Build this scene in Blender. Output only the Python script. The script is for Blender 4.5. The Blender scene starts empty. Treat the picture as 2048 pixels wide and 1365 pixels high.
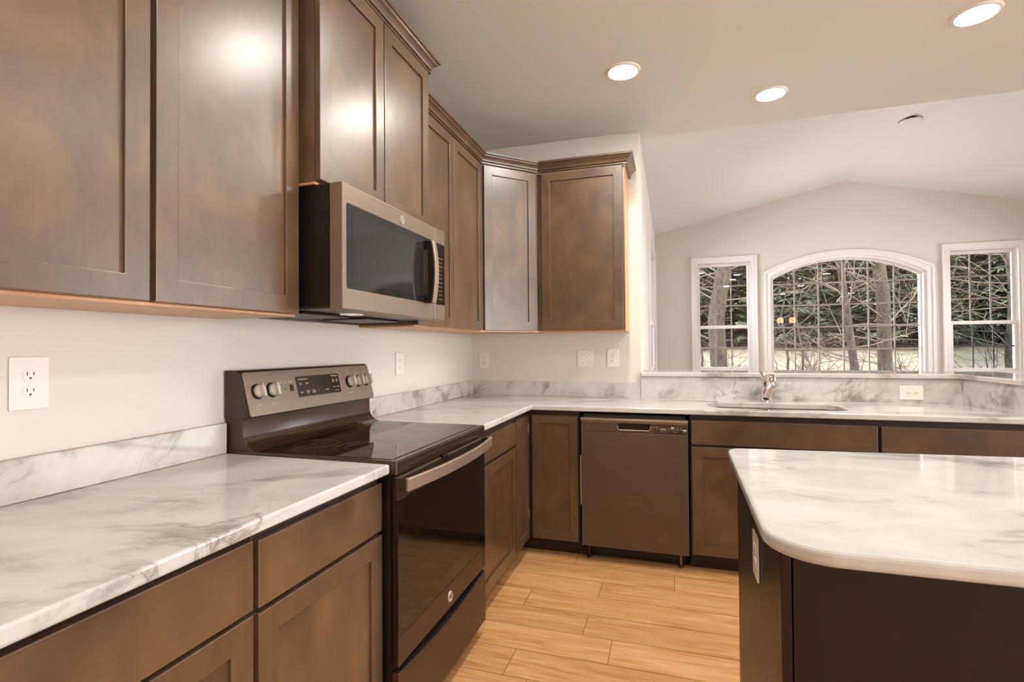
import bpy, bmesh, math, random
from mathutils import Vector, Matrix
from mathutils.geometry import tessellate_polygon
random.seed(7)
PI = math.pi
SC = bpy.context.scene
COL = SC.collection

# ------------------------------------------------------------------ camera
cam_d = bpy.data.cameras.new('camera'); cam = bpy.data.objects.new('camera', cam_d); COL.objects.link(cam)
cam_d.sensor_width = 36.0; cam_d.sensor_fit = 'HORIZONTAL'; cam_d.lens = 1020.4 * 36.0 / 2048.0
cam_d.clip_start = 0.02; cam_d.clip_end = 300
def cam_axes(yaw, pitch, roll):
    f = Vector((-math.sin(yaw)*math.cos(pitch), math.cos(yaw)*math.cos(pitch), math.sin(pitch)))
    r = Vector((math.cos(yaw), math.sin(yaw), 0)); u = r.cross(f)
    return math.cos(roll)*r + math.sin(roll)*u, -math.sin(roll)*r + math.cos(roll)*u, f
_r, _u, _f = cam_axes(.3018, .0137, -.0077)
cam.matrix_world = Matrix(((_r.x, _u.x, -_f.x, 1.466), (_r.y, _u.y, -_f.y, -1.385), (_r.z, _u.z, -_f.z, 1.264), (0, 0, 0, 1)))
SC.camera = cam

# ------------------------------------------------------------------ view, world, light levels
SC.view_settings.view_transform = 'Standard'; SC.view_settings.look = 'None'
SC.view_settings.gamma = 1.0; SC.view_settings.use_curve_mapping = False
SC.view_settings.exposure = 0.34
LAMP = 195.0            # emission of the ceiling discs
SKY = 11.5              # overcast sky
LAMP_COL = (1.0, 0.95, 0.865)
world = bpy.data.worlds.new('overcast'); SC.world = world; world.use_nodes = True
wn = world.node_tree; bg = wn.nodes['Background']
bg.inputs['Color'].default_value = (0.95, 0.97, 1.0, 1); bg.inputs['Strength'].default_value = SKY
SC.cycles.max_bounces = 10; SC.cycles.diffuse_bounces = 6; SC.cycles.glossy_bounces = 5
SC.cycles.transparent_max_bounces = 16; SC.cycles.sample_clamp_indirect = 4.0

# ------------------------------------------------------------------ materials
def lin(c):
    return tuple(((v/255)/12.92 if v/255 <= .04045 else ((v/255+.055)/1.055)**2.4) for v in c) + (1.0,)
MATS = {}
class N:
    """small node-tree helper"""
    def __init__(s, name):
        s.m = bpy.data.materials.new(name); s.m.use_nodes = True; s.t = s.m.node_tree; s.t.nodes.clear()
        s.out = s.n('ShaderNodeOutputMaterial'); MATS[name] = s.m
    def n(s, typ, **k):
        nd = s.t.nodes.new(typ)
        for a, b in k.items(): setattr(nd, a, b)
        return nd
    def set(s, nd, **k):
        for a, b in k.items(): nd.inputs[a.replace('_', ' ')].default_value = b
        return nd
    def l(s, a, b): s.t.links.new(a, b)
    def bsdf(s, col=None, rough=.5, metal=0., spec=.5, coat=0., coat_rough=.1):
        b = s.n('ShaderNodeBsdfPrincipled')
        if col is not None: b.inputs['Base Color'].default_value = col
        b.inputs['Roughness'].default_value = rough; b.inputs['Metallic'].default_value = metal
        b.inputs['Specular IOR Level'].default_value = spec
        b.inputs['Coat Weight'].default_value = coat; b.inputs['Coat Roughness'].default_value = coat_rough
        s.l(b.outputs[0], s.out.inputs[0]); return b
    def coords(s, scale=(1, 1, 1), rot=(0, 0, 0), kind='Object', rand=True):
        tc = s.n('ShaderNodeTexCoord'); mp = s.n('ShaderNodeMapping')
        src = tc.outputs[kind]
        if rand:
            oi = s.n('ShaderNodeObjectInfo'); ad = s.n('ShaderNodeVectorMath', operation='MULTIPLY_ADD')
            ad.inputs[0].default_value = (7.3, 4.1, 5.7)
            s.l(oi.outputs['Random'], ad.inputs[1]); s.l(src, ad.inputs[2]); src = ad.outputs[0]
        s.l(src, mp.inputs['Vector']); mp.inputs['Scale'].default_value = scale; mp.inputs['Rotation'].default_value = rot
        return mp.outputs[0]
    def noise(s, vec, scale=5, detail=3, rough=.5, dist=0.):
        nz = s.n('ShaderNodeTexNoise'); s.l(vec, nz.inputs['Vector'])
        nz.inputs['Scale'].default_value = scale; nz.inputs['Detail'].default_value = detail
        nz.inputs['Roughness'].default_value = rough; nz.inputs['Distortion'].default_value = dist
        return nz.outputs['Fac']
    def ramp(s, fac, stops):
        r = s.n('ShaderNodeValToRGB'); e = r.color_ramp.elements
        while len(e) < len(stops): e.new(.5)
        for i, (p, c) in enumerate(stops): e[i].position = p; e[i].color = c
        s.l(fac, r.inputs[0]); return r.outputs['Color']
    def mix(s, a, b, fac, typ='MIX'):
        m = s.n('ShaderNodeMix', data_type='RGBA', blend_type=typ)
        for sock, v in ((m.inputs['Factor'], fac), (m.inputs['A'], a), (m.inputs['B'], b)):
            pass
        def put(sock, v):
            if hasattr(v, 'links'): s.l(v, sock)
            else: sock.default_value = v
        put(m.inputs[0], fac); put(m.inputs[6], a); put(m.inputs[7], b)
        return m.outputs[2]
    def bump(s, h, b, strength=.1, dist=.002):
        bp = s.n('ShaderNodeBump'); bp.inputs['Strength'].default_value = strength; bp.inputs['Distance'].default_value = dist
        s.l(h, bp.inputs['Height']); s.l(bp.outputs[0], b.inputs['Normal'])

def simple(name, rgb, rough=.5, metal=0., spec=.5, coat=0.):
    n = N(name); n.bsdf(lin(rgb), rough, metal, spec, coat); return n.m

def wood(name, dark, mid, light, rough=.36, axis='z', gscale=1.0, coat=.75):
    n = N(name); b = n.bsdf(None, rough, 0, .5 if coat > .3 else .3, coat, .30)
    st = {'z': (16, 16, 1.3), 'y': (16, 1.3, 16), 'x': (1.3, 16, 16)}[axis]
    v = n.coords(tuple(a*gscale for a in st)); g = n.noise(v, 3.0, 5, .62, .6)
    v2 = n.coords((1.4, 1.4, 1)); bl = n.noise(v2, 4.2, 4, .6, .5)
    c1 = n.ramp(bl, [(.33, lin(dark)), (.5, lin(mid)), (.68, lin(light))])
    c2 = n.ramp(g, [(.3, lin(dark)), (.62, lin(light))])
    c = n.mix(c1, c2, .16); n.l(c, b.inputs['Base Color'])
    n.bump(g, b, .18, .001); return n.m
W_UP = wood('stained_maple', (72, 52, 35), (89, 65, 44), (106, 80, 54))
W_UPH = wood('stained_maple_across', (72, 52, 35), (89, 65, 44), (106, 80, 54), axis='y')
W_DARK = simple('dark_cabinet_edge', (48, 32, 24), .5)
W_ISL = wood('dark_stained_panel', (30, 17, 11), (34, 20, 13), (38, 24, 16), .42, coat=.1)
W_TOE = simple('toe_kick_board', (40, 27, 22), .5)
W_RAW = wood('natural_maple', (188, 132, 82), (202, 148, 96), (214, 164, 112), .45)

def marble(name, rot, stretch=(.7, .34, .34), dark=.0, dist=.5):
    """white stone, soft grey clouds drawn out along the local x of rot, thin brownish veins"""
    n = N(name); b = n.bsdf(None, .07, 0, .5, 0)
    v = n.coords(stretch, rot); v.node.vector_type = 'TEXTURE'
    a = n.noise(v, 1.5, 7, .62, dist)
    base = n.ramp(a, [(.26+dark, lin((122, 117, 110))), (.36+dark, lin((160, 157, 152))), (.45+dark, lin((196, 195, 191))), (.60+dark, lin((208, 207, 205)))])
    f = n.noise(v, 2.0, 6, .6, .7)
    sb = n.n('ShaderNodeMath', operation='SUBTRACT'); n.l(f, sb.inputs[0]); sb.inputs[1].default_value = .5
    ab = n.n('ShaderNodeMath', operation='ABSOLUTE'); n.l(sb.outputs[0], ab.inputs[0])
    line = n.ramp(ab.outputs[0], [(.0, (1, 1, 1, 1)), (.014, (.3, .3, .3, 1)), (.04, (0, 0, 0, 1))])
    mk = n.ramp(n.noise(n.coords((1, 1, 1)), 2.2, 2, .5), [(.5, (0, 0, 0, 1)), (.68, (.7, .7, .7, 1))])
    fac = n.mix(line, mk, 1.0, 'MULTIPLY')
    c = n.mix(base, lin((124, 108, 94)), fac)
    n.l(c, b.inputs['Base Color']); return n.m
MARB = marble('white_marble', (0, 0, .3)); MARB2 = marble('streaked_marble', (0, -.56, .785), (.9, .2, .2), .03, .4); MARB3 = marble('island_marble', (0, 0, .12))

def paint(name, rgb, rough=.6, b=.05):
    n = N(name); p = n.bsdf(lin(rgb), rough, 0, .3)
    n.bump(n.noise(n.coords((1, 1, 1), rand=False), 220, 2, .5), p, b, .0006); return n.m
WALL = paint('greige_paint', (220, 215, 207)); CEIL = paint('ceiling_paint', (224, 226, 222)); TRIM = simple('white_trim_paint', (238, 236, 233), .35)
PLASTIC = simple('white_plastic', (236, 232, 226), .3); SLOT = simple('slot_black', (25, 22, 20), .5)

def brushed(name, rgb, rough=.36, metal=.75, axis='y'):
    n = N(name); b = n.bsdf(lin(rgb), rough, metal, .5)
    st = {'y': (220, 2, 220), 'x': (2, 220, 220), 'z': (220, 220, 2)}[axis]
    nz = n.noise(n.coords(st), 2.0, 3, .6)
    n.l(n.ramp(nz, [(.3, tuple(v*.9 for v in lin(rgb)[:3])+(1,)), (.7, tuple(min(1, v*1.08) for v in lin(rgb)[:3])+(1,))]), b.inputs['Base Color'])
    return n.m
SLATE = brushed('slate_metal', (140, 124, 109), .36, .6); SLATE_X = brushed('slate_metal_across', (102, 84, 70), .4, .5, axis='x')
SLATE_D = brushed('slate_metal_deep', (88, 72, 60)); HANDLE = brushed('handle_metal', (186, 166, 150), .3, .7)
BLACK = simple('black_enamel', (20, 16, 14), .35); BLACKG = simple('black_glass', (22, 17, 14), .04, 0, .6)
BROWNG = simple('brown_black_enamel', (60, 46, 36), .14, .3, .6); DISPLAY = simple('display_glass', (20, 20, 20), .08)
MWGLASS = simple('oven_window_glass', (30, 29, 28), .05, 0, .5)
CHROME = simple('chrome', (225, 222, 218), .06, 1.0); STEEL = brushed('stainless_steel', (190, 184, 176), .25, 1.0, 'x')
KNOB = simple('knob_metal', (226, 220, 212), .2, .6); INK = simple('printed_white', (222, 215, 205), .5); INKD = simple('printed_grey', (150, 135, 122), .5)
GASKET = simple('light_insulation', (205, 190, 172), .6); BRASS = simple('brass_foot', (150, 120, 60), .3, .9)
RING = simple('burner_ring_print', (96, 80, 68), .25)

def emit(name, col, strength):
    n = N(name); e = n.n('ShaderNodeEmission'); e.inputs[0].default_value = tuple(col)+(1,); e.inputs[1].default_value = strength
    n.l(e.outputs[0], n.out.inputs[0]); return n.m
LENS = emit('lit_lens', LAMP_COL, LAMP); SHADE = emit('lit_amber_shade', (1.0, .66, .30), 14.0); LENS_GLOW = emit('lens_reflection_glow', (1, .85, .7), .5)  # the last one is a faint glow in place of a reflection

def glass(name, tint=(1, 1, 1)):
    n = N(name); t = n.n('ShaderNodeBsdfTransparent'); t.inputs[0].default_value = tuple(tint)+(1,)
    g = n.n('ShaderNodeBsdfGlossy'); g.inputs['Roughness'].default_value = .0
    fr = n.n('ShaderNodeFresnel'); fr.inputs['IOR'].default_value = 1.45
    mx = n.n('ShaderNodeMixShader'); n.l(fr.outputs[0], mx.inputs[0]); n.l(t.outputs[0], mx.inputs[1]); n.l(g.outputs[0], mx.inputs[2])
    n.l(mx.outputs[0], n.out.inputs[0]); return n.m
GLASS = glass('window_glass'); SCREEN_GLASS = glass('screened_glass', (.72, .74, .76))
GRILLE = simple('grille_grey', (206, 202, 204), .5)

def floor_mat():
    n = N('honey_plank_floor'); b = n.bsdf(None, .3, 0, .5)
    at = n.n('ShaderNodeAttribute', attribute_name='tone')
    tc = n.n('ShaderNodeTexCoord'); ad = n.n('ShaderNodeVectorMath', operation='MULTIPLY_ADD')
    ad.inputs[0].default_value = (31., 17., 9.); n.l(at.outputs['Fac'], ad.inputs[1]); n.l(tc.outputs['Object'], ad.inputs[2])
    mp = n.n('ShaderNodeMapping'); n.l(ad.outputs[0], mp.inputs[0]); mp.inputs['Scale'].default_value = (1.1, 11, 1)
    g = n.noise(mp.outputs[0], 2.2, 6, .6, 1.0)
    mp2 = n.n('ShaderNodeMapping'); n.l(ad.outputs[0], mp2.inputs[0]); mp2.inputs['Scale'].default_value = (2.2, 40, 1)
    g2 = n.noise(mp2.outputs[0], 3, 4, .6, .3)
    c = n.ramp(g, [(.30, lin((178, 120, 70))), (.42, lin((204, 150, 98))), (.58, lin((218, 170, 118))), (.74, lin((230, 190, 142)))])
    c = n.mix(c, n.ramp(g2, [(.35, lin((186, 124, 68))), (.6, lin((232, 182, 122)))]), .25)
    tone = n.ramp(at.outputs['Fac'], [(0, (.86, .84, .82, 1)), (1, (1, 1, 1, 1))])
    c = n.mix(c, tone, 1.0, 'MULTIPLY'); n.l(c, b.inputs['Base Color']); n.bump(g2, b, .08, .0006); return n.m
FLOOR = floor_mat(); SEAM = simple('plank_seam', (120, 74, 38), .6)

def bark(name, a, b_, c):
    n = N(name); b = n.bsdf(None, .9, 0, .2); v = n.coords((9, 9, 2.2)); g = n.noise(v, 3, 6, .7, .5); m = n.noise(n.coords((3, 3, 1.2)), 1.6, 4, .65)
    cc = n.mix(n.ramp(g, [(.38, lin(a)), (.62, lin(b_))]), lin(c), n.ramp(m, [(.5, (0, 0, 0, 1)), (.68, (.7, .7, .7, 1))])); n.l(cc, b.inputs['Base Color'])
    n.bump(g, b, .6, .02); return n.m
BARK = bark('mossy_bark', (20, 17, 15), (56, 50, 43), (56, 56, 34)); TWIG = simple('bare_twig', (76, 67, 58), .85, 0, .2); TWIGD = simple('dark_twig', (52, 44, 38), .85, 0, .2)
def foliage():
    n = N('conifer_foliage'); b = n.bsdf(None, .75, 0, .25); g = n.noise(n.coords((1, 1, 1), rand=False), 2.6, 4, .6)
    n.l(n.ramp(g, [(.3, lin((31, 39, 29))), (.5, lin((55, 66, 48))), (.7, lin((82, 92, 70)))]), b.inputs['Base Color']); return n.m
FOL = foliage()
def grass_mat():
    n = N('pale_lawn'); b = n.bsdf(None, .95, 0, .1); g = n.noise(n.coords((1, 1, 1), rand=False), .8, 5, .65)
    n.l(n.ramp(g, [(.3, lin((74, 70, 56))), (.5, lin((88, 85, 70))), (.7, lin((98, 90, 78)))]), b.inputs['Base Color']); return n.m
GRASS = grass_mat()
MULCH = simple('leaf_litter', (70, 56, 46), .95, 0, .1)

# ------------------------------------------------------------------ mesh helpers
class MB:
    def __init__(s): s.bm = bmesh.new()
    def box(s, a0, a1, b0, b1, c0, c1, M=None):
        co = [(a, b, c) for a in (a0, a1) for b in (b0, b1) for c in (c0, c1)]
        vs = [s.bm.verts.new(M @ Vector(p) if M else p) for p in co]
        for f in ((0, 1, 3, 2), (4, 6, 7, 5), (0, 4, 5, 1), (2, 3, 7, 6), (0, 2, 6, 4), (1, 5, 7, 3)):
            s.bm.faces.new([vs[i] for i in f])
        return s
    def prism(s, outer, c0, c1, holes=(), M=None):
        loops = [list(outer)] + [list(h) for h in holes]
        flat = [p for lp in loops for p in lp]
        def mk(c): return [s.bm.verts.new((M @ Vector((p[0], p[1], c))) if M else (p[0], p[1], c)) for p in flat]
        A, B = mk(c0), mk(c1)
        if holes:
            tris = tessellate_polygon([[Vector((p[0], p[1], 0)) for p in lp] for lp in loops])
            for t in tris:
                try: s.bm.faces.new([A[i] for i in t]); s.bm.faces.new([B[i] for i in t])
                except ValueError: pass
        else:
            s.bm.faces.new(A); s.bm.faces.new(B)
        k = 0
        for lp in loops:
            m = len(lp)
            for i in range(m):
                j = (i+1) % m; s.bm.faces.new((A[k+i], A[k+j], B[k+j], B[k+i]))
            k += m
        return s
    def tube(s, pts, radii, n=10, cap=True, M=None):
        pts = [Vector(p) for p in pts]
        if not hasattr(radii, '__len__'): radii = [radii]*len(pts)
        rings = []; up = None
        for i, p in enumerate(pts):
            d = (pts[min(i+1, len(pts)-1)] - pts[max(i-1, 0)]).normalized()
            if up is None: up = Vector((0, 0, 1)) if abs(d.z) < .9 else Vector((1, 0, 0))
            x = d.cross(up).normalized(); y = x.cross(d).normalized(); up = y
            rings.append([s.bm.verts.new((M @ q) if M else q) for q in (p + radii[i]*(math.cos(2*PI*k/n)*x + math.sin(2*PI*k/n)*y) for k in range(n))])
        for a, b in zip(rings, rings[1:]):
            for k in range(n): s.bm.faces.new((a[k], a[(k+1) % n], b[(k+1) % n], b[k]))
        if cap: s.bm.faces.new(rings[0]); s.bm.faces.new(rings[-1])
        return s
    def lathe(s, prof, M, n=32):
        """prof: (radius, height) list, revolved about the local w axis of M"""
        rings = []
        for r, h in prof:
            if r < 1e-6: rings.append([s.bm.verts.new(M @ Vector((0, 0, h)))])
            else: rings.append([s.bm.verts.new(M @ Vector((r*math.cos(2*PI*k/n), r*math.sin(2*PI*k/n), h))) for k in range(n)])
        for a, b in zip(rings, rings[1:]):
            for k in range(n):
                k2 = (k+1) % n
                if len(a) == 1 and len(b) == 1: continue
                if len(a) == 1: s.bm.faces.new((a[0], b[k2], b[k]))
                elif len(b) == 1: s.bm.faces.new((a[k], a[k2], b[0]))
                else: s.bm.faces.new((a[k], a[k2], b[k2], b[k]))
        return s
    def sweep(s, path, prof):
        """profile (outward, z) carried along an xy path, outward = right of travel, mitred"""
        P = [Vector((p[0], p[1])) for p in path]; rings = []
        for i, p in enumerate(P):
            d0 = (P[i]-P[i-1]).normalized() if i > 0 else None
            d1 = (P[i+1]-P[i]).normalized() if i < len(P)-1 else None
            ns = [Vector((d.y, -d.x)) for d in (d0, d1) if d is not None]
            if len(ns) == 2:
                m = (ns[0]+ns[1]).normalized(); m = m / max(.2, m.dot(ns[0]))
            else: m = ns[0]
            rings.append([s.bm.verts.new((p.x+m.x*o, p.y+m.y*o, z)) for o, z in prof])
        k = len(prof)
        for a, b in zip(rings, rings[1:]):
            for i in range(k): s.bm.faces.new((a[i], a[(i+1) % k], b[(i+1) % k], b[i]))
        s.bm.faces.new(rings[0]); s.bm.faces.new(rings[-1]); return s

LOC = {}
def thing(name, label, cat, loc, group=None, kind=None):
    o = bpy.data.objects.new(name, None); COL.objects.link(o); o.location = loc; o.empty_display_size = .1
    LOC[o.name] = Vector(loc)
    if label: o['label'] = label; o['category'] = cat
    if group: o['group'] = group
    if kind: o['kind'] = kind
    return o
def part(name, mb, mat, parent=None, loc=(0, 0, 0), bevel=0., seg=2, smooth=False, label=None):
    bm = mb.bm; base = LOC[parent.name] if parent else Vector(loc)
    bmesh.ops.recalc_face_normals(bm, faces=bm.faces)
    bmesh.ops.translate(bm, verts=bm.verts, vec=-base)
    me = bpy.data.meshes.new(name); bm.to_mesh(me); bm.free(); me.materials.append(mat)
    if smooth:
        me.polygons.foreach_set('use_smooth', [True]*len(me.polygons))
        try: me.set_sharp_from_angle(angle=math.radians(40))
        except Exception: pass
    o = bpy.data.objects.new(name, me); COL.objects.link(o)
    if parent: o.parent = parent
    else: o.location = base
    LOC[o.name] = base
    if bevel:
        b = o.modifiers.new('edge', 'BEVEL'); b.width = bevel; b.segments = seg; b.limit_method = 'ANGLE'; b.angle_limit = math.radians(35)
    if label: o['label'] = label
    return o
def single(name, mb, mat, label, cat, loc, group=None, **k):
    o = part(name, mb, mat, None, loc, **k); o['label'] = label; o['category'] = cat
    if group: o['group'] = group
    return o
def struct(name, mb, mat, loc=(0, 0, 0), **k):
    o = part(name, mb, mat, None, loc, **k); o['kind'] = 'structure'; return o
def frame(o, u, v):
    u = Vector(u).normalized(); v = Vector(v).normalized(); w = u.cross(v)
    return Matrix(((u.x, v.x, w.x, o[0]), (u.y, v.y, w.y, o[1]), (u.z, v.z, w.z, o[2]), (0, 0, 0, 1)))
def rect(a0, a1, b0, b1): return [(a0, b0), (a1, b0), (a1, b1), (a0, b1)]
def rrect(a0, a1, b0, b1, r, n=6):
    out = []
    for cx, cy, t in ((a1-r, b1-r, 0), (a0+r, b1-r, 1), (a0+r, b0+r, 2), (a1-r, b0+r, 3)):
        for k in range(n+1):
            t2 = (t + k/n)*PI/2; out.append((cx+r*math.cos(t2), cy+r*math.sin(t2)))
    return out
def text(s, size, M, mat, parent, name='lettering', bold=False, shear=0., align='LEFT'):
    cu = bpy.data.curves.new(name, 'FONT'); cu.body = s; cu.size = size; cu.align_x = align; cu.align_y = 'CENTER'; cu.extrude = .0002; cu.shear = shear; cu.resolution_u = 3
    if bold: cu.offset = size*.02
    t = bpy.data.objects.new(name, cu); COL.objects.link(t)
    bpy.context.view_layer.update(); dg = bpy.context.evaluated_depsgraph_get()
    me = bpy.data.meshes.new_from_object(t.evaluated_get(dg)); bpy.data.objects.remove(t)
    me.name = name; me.transform(Matrix.Translation(-LOC[parent.name]) @ M); me.materials.clear(); me.materials.append(mat)
    o = bpy.data.objects.new(name, me); COL.objects.link(o); o.parent = parent; LOC[o.name] = LOC[parent.name]
    return o
def texts(items, M, mat, parent, name='lettering'):
    """several small prints, each its own mesh: (string, size, u, v)"""
    for s_, size, u, v in items: text(s_, size, M @ Matrix.Translation((u, v, 0)), mat, parent, name, align='CENTER')

# ------------------------------------------------------------------ key dimensions
B = 2.277            # plane of the back wall
ZC = .914; ZS = .884 # counter top and underside
F = 5.80             # window wall of the sunroom
SX0, SX1, RX = 1.268, 5.79, 3.53   # sunroom sides and ridge
CZ, RZ = 2.78, 3.29
BARX = 3.095

# ------------------------------------------------------------------ room shell
def build_floor():
    bm = bmesh.new(); lay = bm.faces.layers.float.new('tone')
    fx0, fx1, fy0, fy1 = -.1, 8.2, -5.6, 2.3
    joints = {8: [1.47], 7: [1.10], 6: [.758], 5: [], 4: [1.21], 3: [.831, 1.98]}
    s = .1787; y_top = 1.5735; rnd = random.Random(3)
    k = 0; y = y_top + 5*s
    while y > fy0:
        row = 8 - round((y_top - y)/s)
        j = sorted(joints.get(row, [rnd.uniform(.3, 1.0)]))
        xs = [fx0]; a = j[0] if j else 2.3
        c = a - 1.22
        cuts = [a]
        while c > fx0: cuts.append(c); c -= 1.22
        c = (j[-1] if j else a) + 1.22
        for q in j[1:]: cuts.append(q)
        while c < fx1: cuts.append(c); c += 1.22
        cuts = [fx0] + sorted(q for q in cuts if fx0 < q < fx1) + [fx1]
        for x0, x1 in zip(cuts, cuts[1:]):
            g = .0012
            vs = [bm.verts.new(p) for p in ((x0+g, y-s+g, 0), (x1-g, y-s+g, 0), (x1-g, y-g, 0), (x0+g, y-g, 0))]
            f = bm.faces.new(vs); f[lay] = rnd.random()
        y -= s; k += 1
    # dark seams and slab below
    co = [(fx0, fy0, -.0015), (fx1, fy0, -.0015), (fx1, y_top+5*s, -.0015), (fx0, y_top+5*s, -.0015)]
    f = bm.faces.new([bm.verts.new(p) for p in co]); f.material_index = 1; f[lay] = .5
    mb2 = MB(); mb2.box(fx0, fx1, fy0, 6.1, -.15, -.0016)
    tmp = bpy.data.meshes.new('t'); mb2.bm.to_mesh(tmp); mb2.bm.free()
    nb = len(bm.faces); bm.from_mesh(tmp); bm.faces.ensure_lookup_table()
    for f in bm.faces[nb:]: f.material_index = 1
    me = bpy.data.meshes.new('floor'); bm.to_mesh(me); bm.free()
    me.materials.append(FLOOR); me.materials.append(SEAM)
    o = bpy.data.objects.new('floor', me); COL.objects.link(o); o['kind'] = 'structure'
build_floor()
struct('wall_left', MB().box(-.14, 0, -5.6, B+.14, 0, CZ+.06), WALL)
struct('wall_back', MB().box(0, SX0, B, B+.14, 0, CZ), WALL)
struct('wall_low', MB().box(SX0, BARX+.14, B, B+.12, 0, 1.06).box(BARX+.02, BARX+.14, 1.69, B, 0, 1.06), WALL)
Mright = frame((8.2, 0, 0), (0, -1, 0), (0, 0, 1))
RW_ = (.3, 4.8, .06, 2.30)  # unseen opening, added for daylight fill in the kitchen
struct('wall_right', MB().prism(rect(-B-.14, 5.6, 0, CZ), -.14, 0, [rect(*RW_)], M=Mright), WALL)
struct('wall_behind', MB().box(-.14, 8.34, -5.74, -5.6, 0, CZ+.06), WALL)
struct('wall_beside_sunroom', MB().box(SX1, 8.2, B, B+.14, 0, CZ), WALL)
struct('ceiling', MB().box(-.14, 8.34, -5.74, B+.14, CZ, CZ+.06), CEIL)
struct('wall_gable', MB().prism([(SX0-.14, CZ+.06), (SX1+.14, CZ+.06), (RX, RZ+.03)], 0, .14, M=frame((0, B+.14, 0), (1, 0, 0), (0, 0, 1))), WALL)
# vaulted ceiling, two slopes
struct('ceiling_vault', MB().prism([(SX0-.15, CZ-.034), (RX, RZ), (SX1+.15, CZ-.034), (SX1+.15, CZ+.05), (RX, RZ+.08), (SX0-.15, CZ+.05)], 0, F-B-.0, M=frame((0, F, 0), (1, 0, 0), (0, 0, 1))), CEIL)
# arch outline helper (local u = x, v = z)
def arch(cx, hw, z0, zs, za, n=28):
    h = za-zs; R = (hw*hw+h*h)/(2*h); cz = za-R; a = math.asin(hw/R)
    pts = [(cx-hw, z0), (cx+hw, z0)]
    for k in range(n+1):
        t = a - 2*a*k/n; pts.append((cx+R*math.sin(t), cz+R*math.cos(t)))
    return pts
XA = 3.518
WIN = [(1.795, 2.470, .93, 2.375), (4.566, 5.241, .93, 2.375)]
AR = (XA, .835, .80, 2.135, 2.375)
Mfar = frame((0, F, 0), (1, 0, 0), (0, 0, 1))
struct('wall_windows', MB().prism([(SX0-.14, 0), (SX1+.14, 0), (SX1+.14, CZ), (RX, RZ+.02), (SX0-.14, CZ)], -.15, 0,
       [rect(*WIN[0]), rect(*WIN[1]), arch(*AR)], M=Mfar), WALL)
Mside = frame((SX0, 0, 0), (0, 1, 0), (0, 0, 1))       # faces +x, u = y
SW = (3.66, 5.42, .95, 2.40)
struct('wall_sunroom_left', MB().prism(rect(B+.14, F, 0, CZ+.03), -.14, 0, [rect(*SW)], M=Mside), WALL)
Msr = frame((SX1, 0, 0), (0, -1, 0), (0, 0, 1)); SRW = (-5.42, -2.75, .95, 2.40)  # unseen opening, added to brighten the sunroom
struct('wall_sunroom_right', MB().prism(rect(-F, -B-.14, 0, CZ+.03), -.14, 0, [rect(*SRW)], M=Msr), WALL)

def double_hung(name, M, u0, u1, v0, v1, cols, rows, screen=False, cw=.062, wo=0.):
    t = thing(name, None, None, M @ Vector((u0, v0, 0)), kind='structure')
    part('casing', MB().prism(rect(u0-cw, u1+cw, v0-.02, v1+cw), 0, .016, [rect(u0, u1, v0, v1)], M=M)
         .prism(rect(u0-cw, u1+cw, v0-.02, v1+cw), .014, .024, [rect(u0-cw+.02, u1+cw-.02, v0, v1+cw-.02)], M=M), TRIM, t, bevel=.003)
    part('sill', MB().box(u0-cw-.02, u1+cw+.02, v0-.045, v0-.015, 0, .045, M), TRIM, t, bevel=.004)
    part('jamb', MB().prism(rect(u0+.0005, u1-.0005, v0+.0005, v1-.0005), -.14, .002, [rect(u0+.018, u1-.018, v0+.02, v1-.018)], M=M), TRIM, t)
    zm = v0 + (v1-v0)*.405; s = .03
    for nm, a, b, w0, w1 in (('upper_sash', zm-.018, v1-.018, -.095+wo, -.065+wo), ('lower_sash', v0+.02, zm+.022, -.06+wo, -.03+wo)):
        sb = part(nm, MB().prism(rect(u0+.018, u1-.018, a, b), w0, w1, [rect(u0+.018+s, u1-.018-s, a+(s+.012), b-(s+.008))], M=M), TRIM, t, bevel=.003)
        ia, ib, ja, jb = u0+.018+s, u1-.018-s, a+s+.012, b-s-.008
        wm = (w0+w1)/2
        part('pane', MB().box(ia-.004, ib+.004, ja-.004, jb+.004, wm-.002, wm+.002, M), SCREEN_GLASS if (screen and nm == 'lower_sash') else GLASS, sb)
        g = MB()
        for c in range(1, cols): x = ia+(ib-ia)*c/cols; g.box(x-.0085, x+.0085, ja, jb, wm-.006, wm-.003, M)
        for r in range(1, rows[0 if nm == 'upper_sash' else 1]):
            y = ja+(jb-ja)*r/rows[0 if nm == 'upper_sash' else 1]; g.box(ia, ib, y-.0085, y+.0085, wm-.0062, wm-.0032, M)
        if cols > 1: part('grille', g, GRILLE, sb)
    return t
double_hung('window_1', Mfar, *WIN[0], 3, (3, 2))
double_hung('window_3', Mfar, *WIN[1], 3, (3, 2), True)
double_hung('window_4', Mside, *SW, 1, (1, 1), True, wo=.026)
double_hung('added_window_6', Msr, *SRW, 3, (1, 1)); double_hung('added_window_5', Mright, *RW_, 4, (1, 1))  # both out of view, added to let in more daylight
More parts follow.
